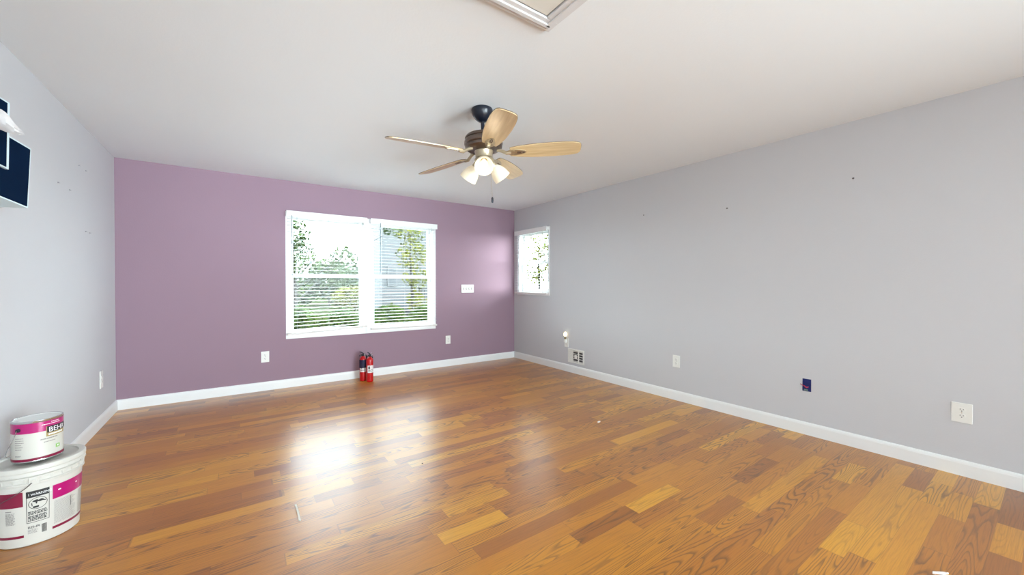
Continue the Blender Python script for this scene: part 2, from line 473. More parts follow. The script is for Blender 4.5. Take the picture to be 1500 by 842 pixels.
# local frame: x = to the right across the view, y = away, z up, 0 at the ceiling
MB().lathe([(0.0, 0.0), (0.072, 0.0), (0.074, -0.006), (0.073, -0.022), (0.066, -0.045), (0.050, -0.068), (0.034, -0.082), (0.020, -0.088), (0.0, -0.088)], 40).build('canopy', navy_m, fan, True)
MB().lathe([(0.013, -0.080), (0.013, -0.175)], 20, None, True, True).build('downrod', navy_m, fan, True)
MB().lathe([(0.0, -0.135), (0.03, -0.135), (0.045, -0.142), (0.085, -0.150), (0.118, -0.163), (0.128, -0.176), (0.129, -0.184),
            (0.124, -0.189), (0.130, -0.193), (0.134, -0.205), (0.134, -0.222), (0.127, -0.228), (0.131, -0.234), (0.128, -0.248), (0.110, -0.262), (0.080, -0.268), (0.0, -0.268)], 48).build('motor_housing', bronze_m, fan, True).location = (0, 0, DROP)
MB().lathe([(0.0, -0.262), (0.062, -0.262), (0.066, -0.272), (0.060, -0.285), (0.060, -0.315), (0.066, -0.322), (0.070, -0.333), (0.060, -0.348), (0.035, -0.358), (0.0, -0.360)], 40).build('switch_housing', pewter_m, fan, True).location = (0, 0, DROP)
ZB = -0.283 + DROP
def blade_outline():
    pts = [(0.185, 0.047), (0.24, 0.060), (0.34, 0.073), (0.46, 0.078), (0.56, 0.076), (0.62, 0.070), (0.655, 0.060), (0.668, 0.046)]
    tip = [(0.673, 0.02), (0.673, -0.02)]
    o = pts + tip + [(x, -y) for x, y in pts[::-1]]
    return o
for k in range(5):
    a = R(-3 + 72 * k)
    rad = Matrix.Rotation(a, 4, 'Z') @ Matrix.Translation((0, 0, ZB)) @ Matrix.Rotation(R(-15), 4, 'X')
    mb = MB(); out = blade_outline()
    mb.prism(out, -0.004, 0.0005)
    bl = mb.build('blade', maple_m, fan); bl.matrix_local = rad
    # darker top face and rim
    m2 = MB(); m2.prism([(x * 1.0 + (0.0015 if x > .4 else -.0015), y * 1.012) for x, y in out], 0.0005, 0.0035)
    m2.build('blade_top', edge_m, bl)
    # blade iron: arm from the motor and a pointed plate below the blade, with screws
    br = MB()
    br.tube([(0.095, 0, 0.022), (0.125, 0, 0.010), (0.16, 0, -0.010), (0.19, 0, -0.010)], [0.013, 0.011, 0.012, 0.010], 10)
    br.prism([(0.155, 0.012), (0.185, 0.028), (0.215, 0.031), (0.25, 0.026), (0.285, 0.014), (0.297, 0.0), (0.285, -0.014), (0.25, -0.026), (0.215, -0.031), (0.185, -0.028), (0.155, -0.012)], -0.009, -0.004)
    for sx_, sy_ in ((0.21, 0.018), (0.21, -0.018), (0.265, 0.0)):
        br.lathe([(0.005, -0.012), (0.005, -0.009)], 10, Matrix.Translation((sx_, sy_, 0)), True, True)
    br.build('blade_bracket', pewter_m, bl)
    sl = MB(); sl.prism([(0.232, 0.009), (0.262, 0.011), (0.284, 0.006), (0.288, 0), (0.284, -0.006), (0.262, -0.011), (0.232, -0.009)], -0.0105, -0.009)
    sl.build('bracket_inlay', edge_m, bl)
for az in (272, 152, 32):
    tilt = R(52 if az == 272 else 42)      # from straight down, outwards
    d = Vector((math.cos(R(az)) * math.sin(tilt), math.sin(R(az)) * math.sin(tilt), -math.cos(tilt)))
    base = Vector((math.cos(R(az)) * 0.056, math.sin(R(az)) * 0.056, -0.343 + DROP))
    q = Vector((0, 0, -1)).rotation_difference(d).to_matrix().to_4x4()
    mt = Matrix.Translation(base) @ q
    sk = MB().lathe([(0.0, 0.012), (0.022, 0.012), (0.026, 0.0), (0.026, -0.030), (0.020, -0.036)], 24, mt, False, False).build('lamp_socket', pewter_m, fan, True)
    sh = MB().lathe([(0.024, -0.028), (0.030, -0.034), (0.040, -0.048), (0.051, -0.070), (0.058, -0.095), (0.061, -0.118), (0.0625, -0.132),
                     (0.0600, -0.132), (0.058, -0.118), (0.055, -0.095), (0.048, -0.070), (0.037, -0.048), (0.028, -0.036), (0.020, -0.030)], 36, mt).build('lamp_shade', shade_m, fan, True)
    MB().lathe([(0.0, -0.020), (0.013, -0.025), (0.014, -0.045), (0.018, -0.056), (0.024, -0.070), (0.025, -0.080), (0.020, -0.092), (0.010, -0.099), (0.0, -0.100)], 20, mt).build('bulb', bulb_m, sh, True)
    l = bpy.data.lights.new('fan_bulb_light', 'POINT'); l.energy = 0.35; l.color = (1.0, 0.83, 0.62); l.shadow_soft_size = 0.04
    lo = bpy.data.objects.new('fan_bulb_light', l); C.objects.link(lo); lo.parent = fan; lo.location = base + d * 0.165
ch = MB()
ch.tube([(0.045, 0, -0.35), (0.045, 0, -0.615)], 0.0012, 6)
for i in range(44): ch.lathe([(0.0, 0.0018), (0.0018, 0), (0.0, -0.0018)], 6, Matrix.Translation((0.045, 0, -0.352 - i * 0.006)))
chain = ch.build('pull_chain', pewter_m, fan)
MB().lathe([(0.0, 0.0), (0.004, -0.002), (0.008, -0.010), (0.0085, -0.032), (0.006, -0.042), (0.0, -0.044)], 14, Matrix.Translation((0.045, 0, -0.612))).build('pull_knob', navy_m, chain, True)

# ------------------------------------------------------------------ fire extinguishers
red_m = mat('extinguisher_red', (0.50, 0.004, 0.007), 0.30, coat=0.15, var=0.05)
black_m = mat('black_rubber', (0.012, 0.012, 0.022), 0.45)
lab_m = mat('extinguisher_label', (0.80, 0.76, 0.74), 0.5)
ink_m = mat('black_ink', (0.02, 0.02, 0.02), 0.6)
steel_m = mat('bright_steel', (0.6, 0.6, 0.62), 0.25, metal=1.0)
def arc_patch(mb, a0, a1, z0, z1, r0, r1=None, n=None, nz=1):
    """patch on a (conical) surface: angles in degrees, radius r0 at z0, r1 at z1"""
    r1 = r0 if r1 is None else r1
    n = n or max(2, int(abs(a1 - a0) / 4))
    g = []
    for j in range(nz + 1):
        t = j / nz; z = z0 + (z1 - z0) * t; rr = r0 + (r1 - r0) * t
        g.append([mb.bm.verts.new((rr * math.cos(R(a0 + (a1 - a0) * i / n)), rr * math.sin(R(a0 + (a1 - a0) * i / n)), z)) for i in range(n + 1)])
    for j in range(nz):
        for i in range(n): mb.bm.faces.new((g[j][i], g[j][i + 1], g[j + 1][i + 1], g[j + 1][i]))
def extinguisher(loc, rz, label, dark_label):
    t = empty('fire_extinguisher', loc, (0, 0, rz)); tag(t, label, 'fire extinguisher', 'fire extinguishers on the floor below the windows')
    r = 0.042
    MB().lathe([(0.0, 0.004), (r * .86, 0.0), (r * .97, 0.006), (r, 0.016), (r, 0.255), (r * .96, 0.272), (r * .80, 0.289), (r * .52, 0.300), (r * .40, 0.304), (r * .40, 0.312), (0.0, 0.312)], 36).build('cylinder', red_m, t, True)
    lb = MB(); arc_patch(lb, -190, -50, 0.115, 0.205, r + 0.0008, n=24); lo = lb.build('label', lab_m, t)
    ib = MB()
    for zz, a0, a1 in ((0.135, -180, -140), (0.142, -178, -144), (0.150, -135, -100), (0.134, -136, -95)):
        arc_patch(ib, a0, a1, zz, zz + 0.004, r + 0.0014)
    arc_patch(ib, -175, -152, 0.160, 0.196, r + 0.0014); ib.build('label_print', ink_m, lo)
    vb = MB(); vb.lathe([(0.0, 0.308), (0.015, 0.308), (0.017, 0.314), (0.017, 0.330), (0.012, 0.338), (0.0, 0.338)], 16)
    vb.box(-0.012, 0.012, -0.022, 0.020, 0.316, 0.332, 0.003)
    vb.build('valve', black_m, t, True)
    # carry handle (lower lever) and squeeze lever
    MB().tube([(-0.010, 0, 0.332), (-0.030, 0, 0.334), (-0.055, 0, 0.328), (-0.068, 0, 0.322)], [0.006, 0.006, 0.005, 0.004], 8).build('carry_handle', black_m, t, True)
    MB().tube([(0.012, 0, 0.338), (-0.005, 0, 0.350), (-0.035, 0, 0.366), (-0.060, 0, 0.372)], [0.005, 0.0065, 0.006, 0.004], 8).build('squeeze_lever', black_m, t, True)
    pn = MB(); pn.tube([(0.002 + 0.011 * math.cos(q), -0.026, 0.346 + 0.011 * math.sin(q)) for q in [2 * PI * i / 14 for i in range(14)]], 0.0013, 6, True)
    pn.tube([(0.002, -0.026, 0.335), (0.002, 0.02, 0.335)], 0.0016, 6); pn.build('safety_pin', steel_m, t)
    ga = MB(); ga.lathe([(0.0, 0), (0.013, 0), (0.013, 0.008), (0.0, 0.008)], 18, Matrix.Translation((0.006, -0.022, 0.324)) @ Matrix.Rotation(R(90), 4, 'X')); ga.build('pressure_gauge', steel_m, t, True)
    # hose clipped down the side with its nozzle
    if dark_label:
        MB().tube([(0.014, 0, 0.324), (0.040, -0.005, 0.322), (0.050, -0.012, 0.300), (0.052, -0.016, 0.255), (0.051, -0.016, 0.19)], [0.007, 0.007, 0.007, 0.008, 0.011], 10).build('hose', black_m, t, True)
        sl = MB(); arc_patch(sl, -230, -60, 0.165, 0.268, r + 0.002, n=24); sl.build('dark_sleeve', mat('dark_blue_sleeve', (0.008, 0.006, 0.04), 0.6), t)
    else:
        MB().tube([(0.014, 0, 0.324), (0.034, -0.004, 0.320), (0.046, -0.010, 0.305), (0.048, -0.010, 0.285)], [0.006, 0.007, 0.008, 0.010], 10).build('nozzle', black_m, t, True)
    return t
extinguisher((1.292, 5.098, 0), R(35), 'red fire extinguisher with a dark blue sleeve and black hose, the left of the two', True)
extinguisher((1.350, 5.005, 0), R(48), 'red fire extinguisher with a broad white label, the right and nearer of the two', False)

# ------------------------------------------------------------------ electrical plates
plate_m = mat('white_plate_plastic', (0.84, 0.84, 0.80), 0.35, var=0.01)
slot_m = mat('socket_slot_dark', (0.05, 0.05, 0.05), 0.6)
def duplex(loc, rz, label, w=0.080, h=0.125, face_scale=1.0):
    """local: plate in xz plane, facing -y"""
    t = empty('wall_outlet', loc, (0, 0, rz)); tag(t, label, 'outlet', 'power outlets low on the walls')
    MB().box(-w / 2, w / 2, -0.007, 0, -h / 2, h / 2, 0.0025).build('cover_plate', plate_m, t)
    for s in (1, -1):
        f = MB(); out = []
        for i in range(24):
            a = 2 * PI * i / 24
            out.append((0.0172 * math.cos(a), max(-0.0140, min(0.0140, 0.0172 * math.sin(a)))))
        f.prism(out, 0, 0.003, Matrix.Translation((0, -0.007, s * 0.0195)) @ Matrix.Rotation(R(90), 4, 'X'))
        fo = f.build('receptacle', plate_m, t)
        sl = MB()
        sl.box(-0.0080, -0.0055, -0.0106, -0.0099, s * 0.0195 - 0.001, s * 0.0195 + 0.008)
        sl.box(0.0055, 0.0080, -0.0106, -0.0099, s * 0.0195 + 0.000, s * 0.0195 + 0.007)
        sl.lathe([(0.0028, 0.0099), (0.0028, 0.0106)], 10, Matrix.Translation((0, 0, s * 0.0195 - 0.0075)) @ Matrix.Rotation(R(90), 4, 'X'), True, True)
        sl.build('slots', slot_m, fo)
    MB().lathe([(0.0028, 0.0068), (0.0028, 0.0084)], 12, Matrix.Rotation(R(90), 4, 'X'), True, True).build('plate_screw', steel_m, t)
    return t
duplex((0.254, YB, 0.386), 0, 'white power outlet on the mauve wall, left of the fire extinguishers')
duplex((2.555, YB, 0.392), 0, 'white power outlet on the mauve wall, below the four-gang switch plate', 0.078, 0.122)
duplex((XR, 2.335, 0.408), -PI / 2, 'white power outlet on the grey wall, between the floor vent and the open blue box')
duplex((XR, 0.362, 0.400), -PI / 2, 'oversized white power outlet on the grey wall, nearest to the viewer', 0.090, 0.125)
duplex((XL, 4.765, 0.400), PI / 2, 'white power outlet on the light wall at the left, near the mauve corner', 0.080, 0.150)
duplex((XR, 4.005, 0.400), -PI / 2, 'white power outlet on the grey wall holding the lit night light', 0.078, 0.122)

sw = empty('switch_plate', (2.885, YB, 1.150)); tag(sw, 'white four-gang switch plate on the mauve wall, right of the twin windows', 'switch plate')
MB().box(-0.108, 0.108, -0.007, 0, -0.062, 0.062, 0.0025).build('cover_plate', plate_m, sw)
for i in range(4):
    x0 = -0.069 + 0.046 * i
    MB().box(x0 - 0.006, x0 + 0.006, -0.0078, -0.0068, -0.013, 0.013).build('toggle_slot', slot_m, sw)
    MB().box(x0 - 0.0045, x0 + 0.0045, -0.020, -0.006, 0.0, 0.010, 0.0015, Matrix.Rotation(R(18), 4, 'X')).build('toggle', plate_m, sw)

# night light plugged into the outlet by the small window
nl = empty('night_light', (XR - 0.0115, 4.005, 0.425), (0, 0, -PI / 2)); tag(nl, 'small lit night light with a warm glowing bulb, plugged in above the floor vent', 'night light')
MB().box(-0.018, 0.018, -0.030, 0, -0.022, 0.026, 0.006).build('body', plate_m, nl)
MB().lathe([(0.0, 0.026), (0.012, 0.026), (0.014, 0.034), (0.013, 0.058), (0.016, 0.062), (0.0, 0.062)], 16, Matrix.Translation((0, -0.018, 0))).build('socket', mat('night_light_brass', (0.28, 0.20, 0.10), 0.4, metal=0.5), nl, True)
MB().lathe([(0.0, 0.060), (0.012, 0.062), (0.021, 0.078), (0.024, 0.095), (0.020, 0.112), (0.010, 0.124), (0.0, 0.128)], 20, Matrix.Translation((0, -0.018, 0))).build('bulb', mat('night_light_glow', (1, 0.9, 0.7), 0.4, emis=(1, 0.80, 0.45), estr=2.2), nl, True)

# vent register
vt = empty('vent_register', (XR, 3.820, 0.232), (0, 0, -PI / 2)); tag(vt, 'white metal wall vent register just above the baseboard, below the night light', 'vent')
vp = MB(); vw, vh = 0.155, 0.096
vp.box(-vw, vw, -0.007, 0, vh - 0.022, vh, 0.002); vp.box(-vw, vw, -0.007, 0, -vh, -vh + 0.022, 0.002)
vp.box(-vw, -vw + 0.025, -0.007, 0, -vh + 0.022, vh - 0.022, 0.002); vp.box(vw - 0.025, vw, -0.007, 0, -vh + 0.022, vh - 0.022, 0.002)
for xx in (-0.060, 0.050): vp.box(xx - 0.010, xx + 0.010, -0.006, 0, -vh + 0.022, vh - 0.022)
vp.build('register_frame', plate_m, vt)
MB().box(-vw + 0.01, vw - 0.01, -0.0015, -0.0002, -vh + 0.01, vh - 0.01).build('dark_duct', slot_m, vt)
lv = MB()
for k in range(9):
    z = -vh + 0.030 + k * (2 * vh - 0.060) / 8
    lv.box(-vw + 0.025, -0.070, -0.006, -0.001, z - 0.0075, z + 0.0075, 0, None)
    if k % 2 == 0: lv.box(-0.050, 0.040, -0.005, -0.001, z - 0.003, z + 0.003); lv.box(0.060, vw - 0.025, -0.005, -0.001, z - 0.003, z + 0.003)
lv.build('louvres', plate_m, vt)
MB().box(-0.024, 0.018, -0.008, -0.001, -0.030, 0.018, 0.001).build('damper_plate', plate_m, vt)

# open blue junction box with red wires
blue_m = mat('blue_box_plastic', (0.006, 0.016, 0.13), 0.5)
jb = empty('junction_box', (XR, 1.188, 0.401), (0, 0, -PI / 2)); tag(jb, 'open blue junction box without a cover on the grey wall, red wires showing', 'junction box')
f = MB(); a, b_ = 0.029, 0.050
f.box(-a, a, -0.0040, -0.0005, b_ - 0.004, b_); f.box(-a, a, -0.0040, -0.0005, -b_, -b_ + 0.004)
f.box(-a, -a + 0.003, -0.0040, -0.0005, -b_ + 0.004, b_ - 0.004); f.box(a - 0.003, a, -0.0040, -0.0005, -b_ + 0.004, b_ - 0.004)
f.box(-a + .003, a - .003, -0.0018, -0.0005, -b_ + .004, b_ - .004)
f.build('box_shell', blue_m, jb)
MB().box(-0.020, 0.008, -0.0040, -0.0018, -0.046, -0.034, 0.001).build('mounting_tab', mat('green_grey_tab', (0.16, 0.26, 0.22), 0.6), jb)
wr = mat('red_wire', (0.45, 0.03, 0.08), 0.4)
MB().tube([(0.012, -0.004, -0.012), (0.004, -0.014, -0.014), (-0.008, -0.020, -0.006), (-0.022, -0.022, -0.002), (-0.040, -0.020, 0.006)], 0.0028, 8).build('wire', wr, jb, True)
MB().tube([(0.008, -0.004, -0.016), (0.002, -0.012, -0.020), (-0.010, -0.014, -0.014), (-0.014, -0.006, -0.006)], 0.0026, 8).build('wire', wr, jb, True)

# wall anchors / screws left in the walls
def wall_screw(loc, rz, label, r=0.006, cat='screw'):
    t = MB().lathe([(0.0, 0.006), (r * 0.5, 0.006), (r, 0.003), (r, 0.0)], 10, Matrix.Rotation(R(90), 4, 'X'), False, True)
    t.tube([(0, -0.004, 0), (0, -0.010, -r * 0.8)], r * 0.35, 6)
    o = t.build('wall_screw', screw_m, None); o.location = loc; o.rotation_euler = (0, 0, rz)
    tag(o, label, cat, 'screws left in the walls'); return o
screw_m = mat('grey_screw', (0.12, 0.11, 0.11), 0.5)
wall_screw((XR, 0.907, 2.012), -PI / 2, 'small dark screw high on the grey wall, nearest to the viewer', 0.007)
wall_screw((XR, 1.825, 1.934), -PI / 2, 'small dark screw high on the grey wall, middle of three', 0.007)
wall_screw((XR, 2.744, 2.003), -PI / 2, 'small dark screw high on the grey wall, nearest to the small window', 0.006)
screw_m = mat('pale_filler_dot', (0.34, 0.34, 0.37), 0.7)
for (y, z, lab) in ((4.241, 2.106, 'tiny grey wall plug on the left wall, left of the topmost pair'), (4.400, 2.104, 'tiny grey wall plug on the left wall, right of the topmost pair'),
                    (3.824, 1.890, 'tiny grey wall plug on the left wall, closest to the navy board'), (4.040, 1.884, 'tiny grey wall plug on the left wall, second from the navy board'),
                    (4.385, 1.629, 'tiny grey wall plug on the left wall, left one of the lowest pair'), (4.488, 1.629, 'tiny grey wall plug on the left wall, right one of the lowest pair')):
    wall_screw((XL, y, z), PI / 2, lab, 0.0045, 'wall plug')

# ------------------------------------------------------------------ paint bucket and can
def ribbon_text(body, size, a0, zb, r0, tilt_r, m, name, parent, xscale=1.0):
    """lettering wrapped round a vertical cylinder; a0 = start angle (deg), zb = baseline height"""
    cu = bpy.data.curves.new('lettering', 'FONT'); cu.body = body; cu.size = size
    tmp = bpy.data.objects.new('lettering', cu); C.objects.link(tmp)
    dg = bpy.context.evaluated_depsgraph_get(); dg.update()
    me = bpy.data.meshes.new_from_object(tmp.evaluated_get(dg))
    bpy.data.objects.remove(tmp); bpy.data.curves.remove(cu)
    for v in me.vertices:
        x, y = v.co.x * xscale, v.co.y
        rr = r0 + tilt_r * (zb + y) + 0.0016
        a = R(a0) + x / r0
        v.co = Vector((rr * math.cos(a), rr * math.sin(a), zb + y))
    me.materials.clear(); me.materials.append(m)
    o = bpy.data.objects.new(name, me); C.objects.link(o); o.parent = parent
    return o
cream_m = mat('white_bucket_plastic', (0.60, 0.58, 0.53), 0.35, var=0.03)
mag_m = mat('magenta_label', (0.42, 0.005, 0.14), 0.3, coat=0.3, var=0.05)
mar_m = mat('maroon_label', (0.20, 0.004, 0.035), 0.35, var=0.05)
paper_m = mat('white_label', (0.60, 0.58, 0.52), 0.4, var=0.02)
textgrey_m = mat('grey_print', (0.26, 0.24, 0.23), 0.6)
gold_m = mat('gold_print', (0.36, 0.26, 0.10), 0.4)
green_m = mat('green_print', (0.25, 0.50, 0.12), 0.5)
white_m = mat('white_print', (0.88, 0.88, 0.88), 0.4)
steelrim_m = mat('tin_rim', (0.62, 0.63, 0.64), 0.22, metal=0.9)

BX, BY = -0.805, 2.900
bk = empty('paint_bucket', (BX, BY, 0)); tag(bk, 'large white plastic paint bucket with magenta label bands, standing on the floor at left', 'bucket')
def br_(z): return 0.134 + 0.0385 * z          # body radius
body = MB(); body.lathe([(0.0, 0.004), (br_(0) - 0.006, 0.0), (br_(0), 0.005), (br_(0.1), 0.10), (br_(0.2), 0.20), (br_(0.285), 0.285), (0.150, 0.287), (0.1525, 0.291), (0.1525, 0.298), (0.1475, 0.301),
    (0.1475, 0.315), (0.1525, 0.318), (0.1530, 0.325), (0.1485, 0.328), (0.1485, 0.350)], 96)
for k in range(24):
    a = 2 * PI * k / 24
    body.box(0.146, 0.1520, -0.0012, 0.0012, 0.300, 0.318, 0, Matrix.Rotation(a, 4, 'Z'))
body.build('pail', cream_m, bk, True)
lid = MB().lathe([(0.0, 0.362), (0.128, 0.362), (0.1315, 0.364), (0.134, 0.371), (0.150, 0.373), (0.156, 0.371), (0.1585, 0.366), (0.1585, 0.352), (0.1555, 0.348), (0.1555, 0.342), (0.1575, 0.338), (0.1575, 0.332), (0.1540, 0.330), (0.1500, 0.332)], 96)
for k in range(16): lid.box(0.150, 0.1592, -0.0022, 0.0022, 0.333, 0.338, 0, Matrix.Rotation(2 * PI * (k + .3) / 16, 4, 'Z'))
lid.build('lid', cream_m, bk, True)
def band(nm, a0, a1, z0, z1, m, off=0.0008, parent=bk, n=None):
    mb = MB(); arc_patch(mb, a0, a1, z0, z1, br_(z0) + off, br_(z1) + off, n); return mb.build(nm, m, parent, True)
band('label_band', -190, -93.5, 0.192, 0.260, mar_m)
band('label_band', -57.3, 40, 0.190, 0.257, mag_m)
band('label_stripe', -190, -93.5, 0.046, 0.058, mar_m)
band('label_stripe', -57.3, 40, 0.046, 0.058, mar_m)
pr = MB()
def bars(mb, a0, a1, z0, z1, rows, rf, seed, off=0.0012, gap=0.45, ragged=0.25):
    rnd = random.Random(seed)
    for i in range(rows):
        zt = z1 - (z1 - z0) * i / rows; zb = zt - (z1 - z0) / rows * (1 - gap)
        a = a0; end = a1 - (a1 - a0) * rnd.random() * ragged
        while a < end:
            wd = 1.2 + rnd.random() * 3.0
            e = min(end, a + wd); arc_patch(mb, a, e, zb, zt, rf(zb) + off, rf(zt) + off, n=max(1, int((e - a) / 3)))
            a = e + 0.7
bars(pr, -118, -104, 0.112, 0.168, 13, br_, 1)
arc_patch(pr, -118, -109, 0.175, 0.179, br_(0.175) + .0012)
pr.build('fine_print', textgrey_m, bk); pr = MB()
bars(pr, -55, -18, 0.066, 0.178, 20, br_, 2, gap=0.68)
pr.build('fine_print', textgrey_m, bk); pr = MB()
bars(pr, -12, 8, 0.066, 0.178, 16, br_, 3, gap=0.68)
pr.build('fine_print', textgrey_m, bk)
mk = MB(); arc_patch(mk, -29.5, -28.6, 0.125, 0.172, br_(.14) + .0016); mk.build('pen_mark', ink_m, bk)
hl = MB()
arc_patch(hl, -50, -46, 0.226, 0.231, br_(.23) + .0014); hl.build('label_logo', white_m, bk); hl = MB(); arc_patch(hl, -20, -17, 0.226, 0.232, br_(.23) + .0014)
hl.build('label_logo', white_m, bk)
# warning panel
wp = MB(); wa0, wa1, wz0, wz1 = -89.6, -61.4, 0.108, 0.257
arc_patch(wp, wa0, wa1, wz1 - 0.030, wz1, br_(.24) + .0012, br_(wz1) + .0012)
for (p, q) in ((wa0, wa0 + 0.7), (wa1 - 0.7, wa1)): arc_patch(wp, p, q, wz0, wz1, br_(wz0) + .0012, br_(wz1) + .0012, n=2)
arc_patch(wp, wa0, wa1, wz0, wz0 + 0.002, br_(wz0) + .0012)
bars(wp, wa0 + 2, wa1 - 2, 0.114, 0.140, 4, br_, 5, gap=0.35, ragged=0.1)
bars(wp, wa0 + 2, wa1 - 2, 0.144, 0.162, 3, br_, 6, gap=0.35, ragged=0.1)
# oval ring with a dark reaching figure over a pail
ca, cz = (wa0 + wa1) / 2, 0.196
def ring_pts(ra, rz, n=40): return [(ca + ra * math.cos(2 * PI * i / n), cz + rz * math.sin(2 * PI * i / n)) for i in range(n)]
o1, o2 = ring_pts(11.6, 0.0275), ring_pts(10.8, 0.0255)
def onb(a, z, off=0.0014): rr = br_(z) + off; return (rr * math.cos(R(a)), rr * math.sin(R(a)), z)
vo = [wp.bm.verts.new(onb(*p)) for p in o1]; vi = [wp.bm.verts.new(onb(*p)) for p in o2]
for i in range(40): j = (i + 1) % 40; wp.bm.faces.new((vo[i], vo[j], vi[j], vi[i]))
def blob(pts, off=0.0016): wp.bm.faces.new([wp.bm.verts.new(onb(ca + a, cz + z, off)) for a, z in pts])
blob([(-7, 0.010), (-5, 0.016), (-1, 0.018), (1, 0.013), (0, 0.007), (-4, 0.007)])
blob([(0, 0.013), (4, 0.017), (7, 0.014), (6, 0.006), (2, 0.005), (0, 0.007)])
blob([(6, 0.012), (9.5, 0.007), (9.5, 0.003), (6, 0.006)])
blob([(-6, -0.018), (-6.4, -0.012), (1, -0.012), (1.5, -0.018), (0, -0.021), (-5, -0.021)])
blob([(-3, 0.007), (-0.5, 0.007), (-1, -0.002), (-2.4, -0.002)])
blob([(-8, 0.004), (-6.8, 0.005), (-6.4, -0.010), (-7.4, -0.010)])
wp.build('warning_panel', ink_m, bk)
ribbon_text('! WARNING', 0.0155, -87.0, 0.2355, br_(.24), 0, white_m, 'warning_heading', bk, 0.86)
ribbon_text('BEHR', 0.0155, -88.5, 0.082, br_(.09), 0, ink_m, 'brand_lettering', bk, 1.0)
p2 = MB(); bars(p2, -88.5, -76, 0.056, 0.076, 4, br_, 8, gap=0.55); p2.build('small_print', textgrey_m, bk)
bc = MB(); rnd = random.Random(4); a = -71.0
while a < -64.5:
    w_ = 0.18 + rnd.random() * 0.45; arc_patch(bc, a, a + w_, 0.050, 0.090, br_(.05) + .0012, br_(.09) + .0012, n=1); a += w_ + 0.22 + rnd.random() * 0.3
bc.build('barcode', ink_m, bk)
# ear bosses and wire bail hanging down on the left side
for s, nm in ((-79.5, 'ear'), (100.5, 'ear')):
    e = MB(); e.box(0.143, 0.1555, -0.017, 0.017, 0.288, 0.326, 0.003, Matrix.Rotation(R(s), 4, 'Z'))
    e.lathe([(0.008, 0.0), (0.008, 0.006)], 12, Matrix.Rotation(R(s), 4, 'Z') @ Matrix.Translation((0.155, 0, 0.307)) @ Matrix.Rotation(R(90), 4, 'Y'), True, True)
    e.build(nm, cream_m, bk)
bail = []
for i in range(25):
    t = i / 24; th = R(-79.5 - 180 * t)
    rr = 0.159 + 0.012 * math.sin(PI * t)
    bail.append((rr * math.cos(th), rr * math.sin(th), 0.307 - 0.115 * math.sin(PI * t) ** 0.8))
# keep the wire inside the room: the far side rests on the body next to the wall
bail = [(max(p[0], XL - BX + 0.004), p[1], p[2]) for p in bail]
MB().tube(bail, 0.0018, 6).build('bail_handle', mat('dark_wire', (0.16, 0.15, 0.15), 0.35, metal=0.8), bk, True)

CR = 0.0825; CZ = 0.3735
cn = empty('paint_can', (-0.806, 2.902, CZ)); tag(cn, 'gallon paint can with magenta and white label, standing on the lid of the bucket', 'paint can')
MB().lathe([(0.0, 0.004), (CR - 0.004, 0.003), (CR - 0.001, 0.0), (CR + 0.0008, 0.001), (CR + 0.0008, 0.005), (CR, 0.007), (CR, 0.188), (CR + 0.001, 0.190), (CR + 0.001, 0.194), (CR - 0.003, 0.195), (CR - 0.005, 0.192)], 72).build('can_body', steelrim_m, cn, True)
MB().lathe([(CR - 0.004, 0.193), (CR - 0.010, 0.193), (CR - 0.012, 0.188), (CR - 0.016, 0.188), (CR - 0.018, 0.192), (0.0, 0.192)], 72).build('can_lid', mat('can_lid_white', (0.80, 0.82, 0.80), 0.4), cn, True)
def cband(nm, a0, a1, z0, z1, m, off=0.0004, parent=cn):
    mb = MB(); arc_patch(mb, a0, a1, z0, z1, CR + off, n=max(3, int((a1 - a0) / 4))); return mb.build(nm, m, parent, True)
lab = cband('can_label', -200, 100, 0.012, 0.184, paper_m)
cband('magenta_band', -200, 100, 0.137, 0.184, mag_m, 0.0010)
cband('magenta_stripe', -200, 100, 0.006, 0.018, mar_m, 0.0012)
cband('logo_panel', -57, 0, 0.108, 0.157, gold_m, 0.0016)
cband('logo_dark_panel', -55, 6, 0.126, 0.157, ink_m, 0.0020)  # black printed panel behind the brand lettering
ribbon_text('BEHR', 0.0330, -52.0, 0.1290, CR + 0.0012, 0, white_m, 'brand_lettering', cn, 0.90)
tp = MB()
def crf(z): return CR
bars(tp, -66, -20, 0.166, 0.170, 1, crf, 11, 0.0016, 0.2, 0.0); bars(tp, -45, -22, 0.174, 0.178, 1, crf, 12, 0.0016, 0.2, 0.0)
tp.build('heading_print', white_m, cn); tp = MB(); bars(tp, -52, -10, 0.112, 0.121, 1, crf, 18, 0.0024, 0.2, 0.0)
tp.build('heading_print', white_m, cn)
tq = MB()
bars(tq, -130, -104, 0.056, 0.118, 6, crf, 13, 0.0010, 0.72, 0.4); tq.build('fine_print', textgrey_m, cn); tq = MB(); bars(tq, -130, -112, 0.026, 0.036, 2, crf, 14, 0.0010, 0.5, 0.2)
tq.build('fine_print', textgrey_m, cn); tq = MB(); bars(tq, -70, -28, 0.096, 0.1015, 1, crf, 15, 0.0010, 0.0, 0.0); bars(tq, -62, -34, 0.082, 0.0860, 1, crf, 16, 0.0010, 0.0, 0.0)
tq.build('fine_print', textgrey_m, cn)
gp = MB(); arc_patch(gp, -33, -20, 0.043, 0.060, CR + 0.0010); gp.build('green_mark', green_m, cn)
gp = MB(); arc_patch(gp, -29, -25, 0.048, 0.056, CR + 0.0016); gp.build('green_mark_leaf', white_m, cn)
for s in (-118.5, 61.5):
    e = MB(); e.lathe([(0.0, 0.0), (0.0085, 0.0), (0.0095, 0.002), (0.0075, 0.008), (0.0, 0.009)], 16, Matrix.Rotation(R(s), 4, 'Z') @ Matrix.Translation((CR, 0, 0.157)) @ Matrix.Rotation(R(90), 4, 'Y'))
    e.build('ear', black_m, cn, True)
bail = []
